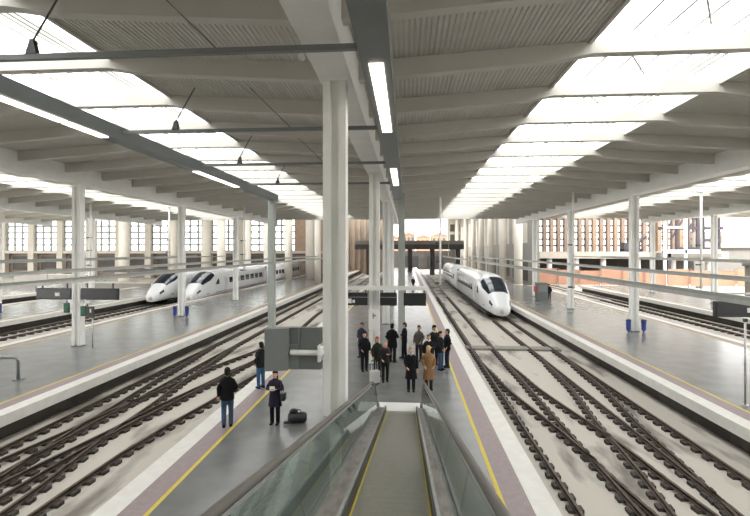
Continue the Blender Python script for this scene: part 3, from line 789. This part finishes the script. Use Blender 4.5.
# pale building behind that row, with window openings
bb = struct(MB().box(17, 34, 190, 192, ZB, 30).build('wall_back_centre', M['cream']))
for i in range(5):
    for j in range(4):
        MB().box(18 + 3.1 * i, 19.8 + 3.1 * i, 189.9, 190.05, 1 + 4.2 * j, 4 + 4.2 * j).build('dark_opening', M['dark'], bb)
b2 = struct(MB().box(22, 23, 80, 190, ZB, 18.5).build('wall_side_right', M['greyc']))
for i in range(14): MB().box(21.9, 22.05, 84 + 7.4 * i, 88 + 7.4 * i, 7, 15).build('pale_panel', M['cream'], b2)
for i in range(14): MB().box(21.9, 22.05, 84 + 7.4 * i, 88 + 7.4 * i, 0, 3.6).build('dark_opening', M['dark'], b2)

# bridge and distant townscape at the end of the central platform
t = thing('footbridge', 'dark steel bridge crossing the tracks beyond the far platform end', 'bridge', (0, 122, ZB))
MB().box(-14, 15, -2, 2, 6.9, 8.2).build('deck', M['bridge'], t)
MB().box(-14, 15, -2.1, -2, 8.2, 9.2).build('parapet', M['greyc'], t)
for x in (-10.3, 0.8, 6.75, 13.5): MB().box(x - .6, x + .6, -1.2, 1.2, 0, 6.9).build('pier', M['dark'], t)
t = thing('tunnel_portal', 'dark retaining wall with tunnel openings below the bridge', 'tunnel', (3, 160, ZB))
MB().box(-22, 15, 0, 2, 0, 6.5).build('wall', M['dark'], t)
for x in (-14, -5, 4): MB().box(x, x + 6, -.1, .05, 0, 4.6).build('opening', M['under'], t)
for i, (x, w, h, m) in enumerate(((-22, 10, 16, 'tan'), (-11, 8, 15, 'orange'), (-2.5, 7, 17, 'tan2'), (5, 8, 15.5, 'orange'), (13.5, 9, 16.5, 'tan'))):
    t = thing('distant_building', ('brown house far behind the bridge, leftmost', 'orange house far behind the bridge, left', 'brownish house in the middle far behind the bridge', 'orange house far behind the bridge, right', 'brown house far behind the bridge, rightmost')[i], 'building', (x + w / 2, 250, ZB), 0, 'houses beyond the bridge')
    MB().box(-w / 2, w / 2, 0, 8, 0, h - 1.5).build('wall', M[m], t)
    MB().prism([(-w / 2 - .3, h - 1.5), (w / 2 + .3, h - 1.5), (0, h)], 'y', -.3, 8.3).build('roof', M['earth'], t)
    for k in range(3): MB().box(-w / 2 + .8 + k * w / 3.3, -w / 2 + 1.9 + k * w / 3.3, -.06, .02, h - 5, h - 3).build('window', M['dark'], t)

# right: fin facade, canopy, barrier, scaffold
YF = 116
fw = struct(MB().box(30, 76, YF + .6, YF + .9, 14.9, 24).build('wall_back_right', M['cream']))
MB().box(30, 76, YF - .3, YF + .9, 3.6, 5.2).build('lower_band', M['cream'], fw)
for i in range(24):
    x = 31 + 1.72 * i
    MB().box(x - .42, x + .42, YF - .7, YF + .5, 5.2, 15).build('facade_fin', M['tan2'] if i % 3 else M['tan'], fw)
w = struct(MB().box(30, 73, YF + .4, YF + .43, 5.2, 15).build('window_40', M['pane']))
for j in range(6): MB().box(30, 73, YF + .2, YF + .5, 5.2 + 1.65 * j - .24, 5.2 + 1.65 * j + .24).build('transom', M['tan2'], w)
cn = thing('canopy', 'long pale canopy slab below the fin facade', 'canopy', (45, 100, ZB))
MB().box(-19, 20, -4, 8, 4.9, 6.3).build('slab', M['cream'], cn)
for x in (-15, -9.5, -4, 3, 10, 17): MB().tube([(x, -2.5, 0), (x, -2.5, 4.9)], .55, 14).build('post', M['column'], cn, True)
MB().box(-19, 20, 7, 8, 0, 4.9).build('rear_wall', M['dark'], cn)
eb = struct(MB().box(24, 80, 92, 92.6, ZB, 1.6).build('wall_low_right', M['earth']))
for i in range(12):
    x = 25.5 + 3.6 * i
    t = thing('barrier_panel', ('orange barrier sheet on the right site, %s' % ('first from the left', 'second from the left', 'third from the left', 'fourth from the left', 'fifth from the left', 'sixth from the left', 'seventh from the left', 'eighth from the left', 'ninth from the left', 'tenth from the left', 'eleventh from the left', 'rightmost')[i]), 'barrier', (x, 84 - .35 * i, ZB), 0, 'orange barrier sheets')
    MB().box(-1.75, 1.75, -.03, .03, .4, 3.3 - .25 * (i % 3)).build('sheet', M['orange'], t)
    for s in (-1, 1): MB().box(s * 1.7 - .04, s * 1.7 + .04, -.05, .05, 0, 3.4).build('post', M['greyc'], t)
sc_ = thing('scaffold_tower', 'dark violet steel scaffold frame before the fin facade', 'scaffold', (57, 94.5, ZB))
for x in (-5.5, -3, -.8, 1.3, 2.2, 5.2): MB().box(x - (.5 if x in (1.3,) else .16), x + (.5 if x in (1.3,) else .16), -.2, .2, 6, 14.6).build('upright', M['scaff'], sc_)
for z, a, b in ((11, -6.4, 5.9), (6.9, -3, 5.4), (14.2, 1, 5.4), (8.6, 1.2, 5.2)): MB().box(a, b, -.25, .25, z - .3, z + .3).build('beam', M['scaff'], sc_)
for x in (-4.6, -2.6, -.4): MB().bar((x - 1.2, 0, 9.2), (x + 1.2, 0, 13.4), .28, .28).build('diagonal', M['scaff'], sc_)
for x in (-4.5, 4.5): MB().box(x - .3, x + .3, -.3, .3, 0, 6).build('leg', M['scaff'], sc_)
MB().box(-6.2, 5.5, -.3, 1.3, 5.2, 6.1).build('platform', M['greyc'], sc_)
wf = thing('white_frame', 'white rectangular steel frame beside the dark scaffold', 'frame', (52.7, 92, ZB))
for x in (-2.3, 1.6): MB().box(x - .22, x + .22, -.2, .2, 0, 15).build('upright', M['column'], wf)
MB().box(-2.3, 8, -.2, .2, 6.0, 6.7).build('beam', M['column'], wf)
MB().box(-2.3, 1.6, -.2, .2, 10.9, 11.3).build('beam', M['column'], wf)
ex = thing('excavator', 'dark machine on the canopy beside the white frame', 'machine', (46.8, 97.5, 5.36))
MB().box(-2, 1.4, -.8, .8, .5, 1.9).build('body', M['scaff'], ex, bevel=.1)
MB().box(-.6, 1, -.7, .7, 1.9, 2.9).build('cab', M['dark'], ex, bevel=.1)
for s in (-.8, .8): MB().box(-2, 1.8, s - .25, s + .25, 0, .6).build('caterpillar_track', M['under'], ex, bevel=.15)
MB().bar((1, 0, 1.6), (3, 0, 3.2), .35, .4).build('boom', M['scaff'], ex)
hb = thing('site_building', 'bright pale building at the far right edge above the grey wall', 'building', (78, 112, ZB))
MB().box(-11, 12, 0, 6, 0, 6.6).build('wall', M['greyc'], hb)
MB().box(-11, 12, -.2, 0, 6.6, 7.3).build('dark_ledge', M['dark'], hb)
MB().box(-8, 12, 0, 6, 7.3, 11).build('upper_storey', M['wcol'], hb)
MB().box(-6.5, -3.6, -.06, .02, 8.2, 10).build('window', M['tan'], hb)
rc = thing('round_pier', 'grey round concrete pier at the right photo edge above the display board', 'column', (42.5, 58.5, ZB))
MB().tube([(0, 0, 0), (0, 0, 4.6)], .85, 20).build('shaft', M['greyc'], rc, True)
MB().tube([(0, 0, 4.6), (0, 0, 5.1)], 1.1, 20).build('cap', M['greyc'], rc, True)
# low parapets and clutter beyond the left platforms
for i, (x, y, L, h) in enumerate(((-46, 66, 14, 1.5), (-60, 62, 12, 1.6), (-66, 80, 16, 2.0))):
    t = thing('parapet', ('low pale parapet in the left distance, nearest the trains', 'low pale parapet at the left edge of the photo', 'low pale parapet farthest back on the left')[i], 'parapet', (x, y, ZB))
    MB().box(-L / 2, L / 2, -.15, .15, 0, h).build('wall', M['greyc'], t)
    MB().box(-L / 2, L / 2, -.22, .22, h, h + .12).build('coping', M['cream'], t)
for i, (x, y, L) in enumerate(((-43, 72, 7), (-51, 76, 5), (-58, 72, 6), (-36.8, 79, 5))):
    t = thing('display_board', 'dark hanging board in the left distance, ' + ('third', 'second', 'first', 'fourth', 'fifth')[i] + ' from the left', 'display board', (x, y, ZB))
    MB().box(-L / 2, L / 2, -.15, .15, 2.7, 3.5).build('housing', M['dark'], t)
    for s in (-1, 1): MB().box(s * L * .45 - .06, s * L * .45 + .06, -.06, .06, 0, 2.7).build('post', M['greyc'], t)
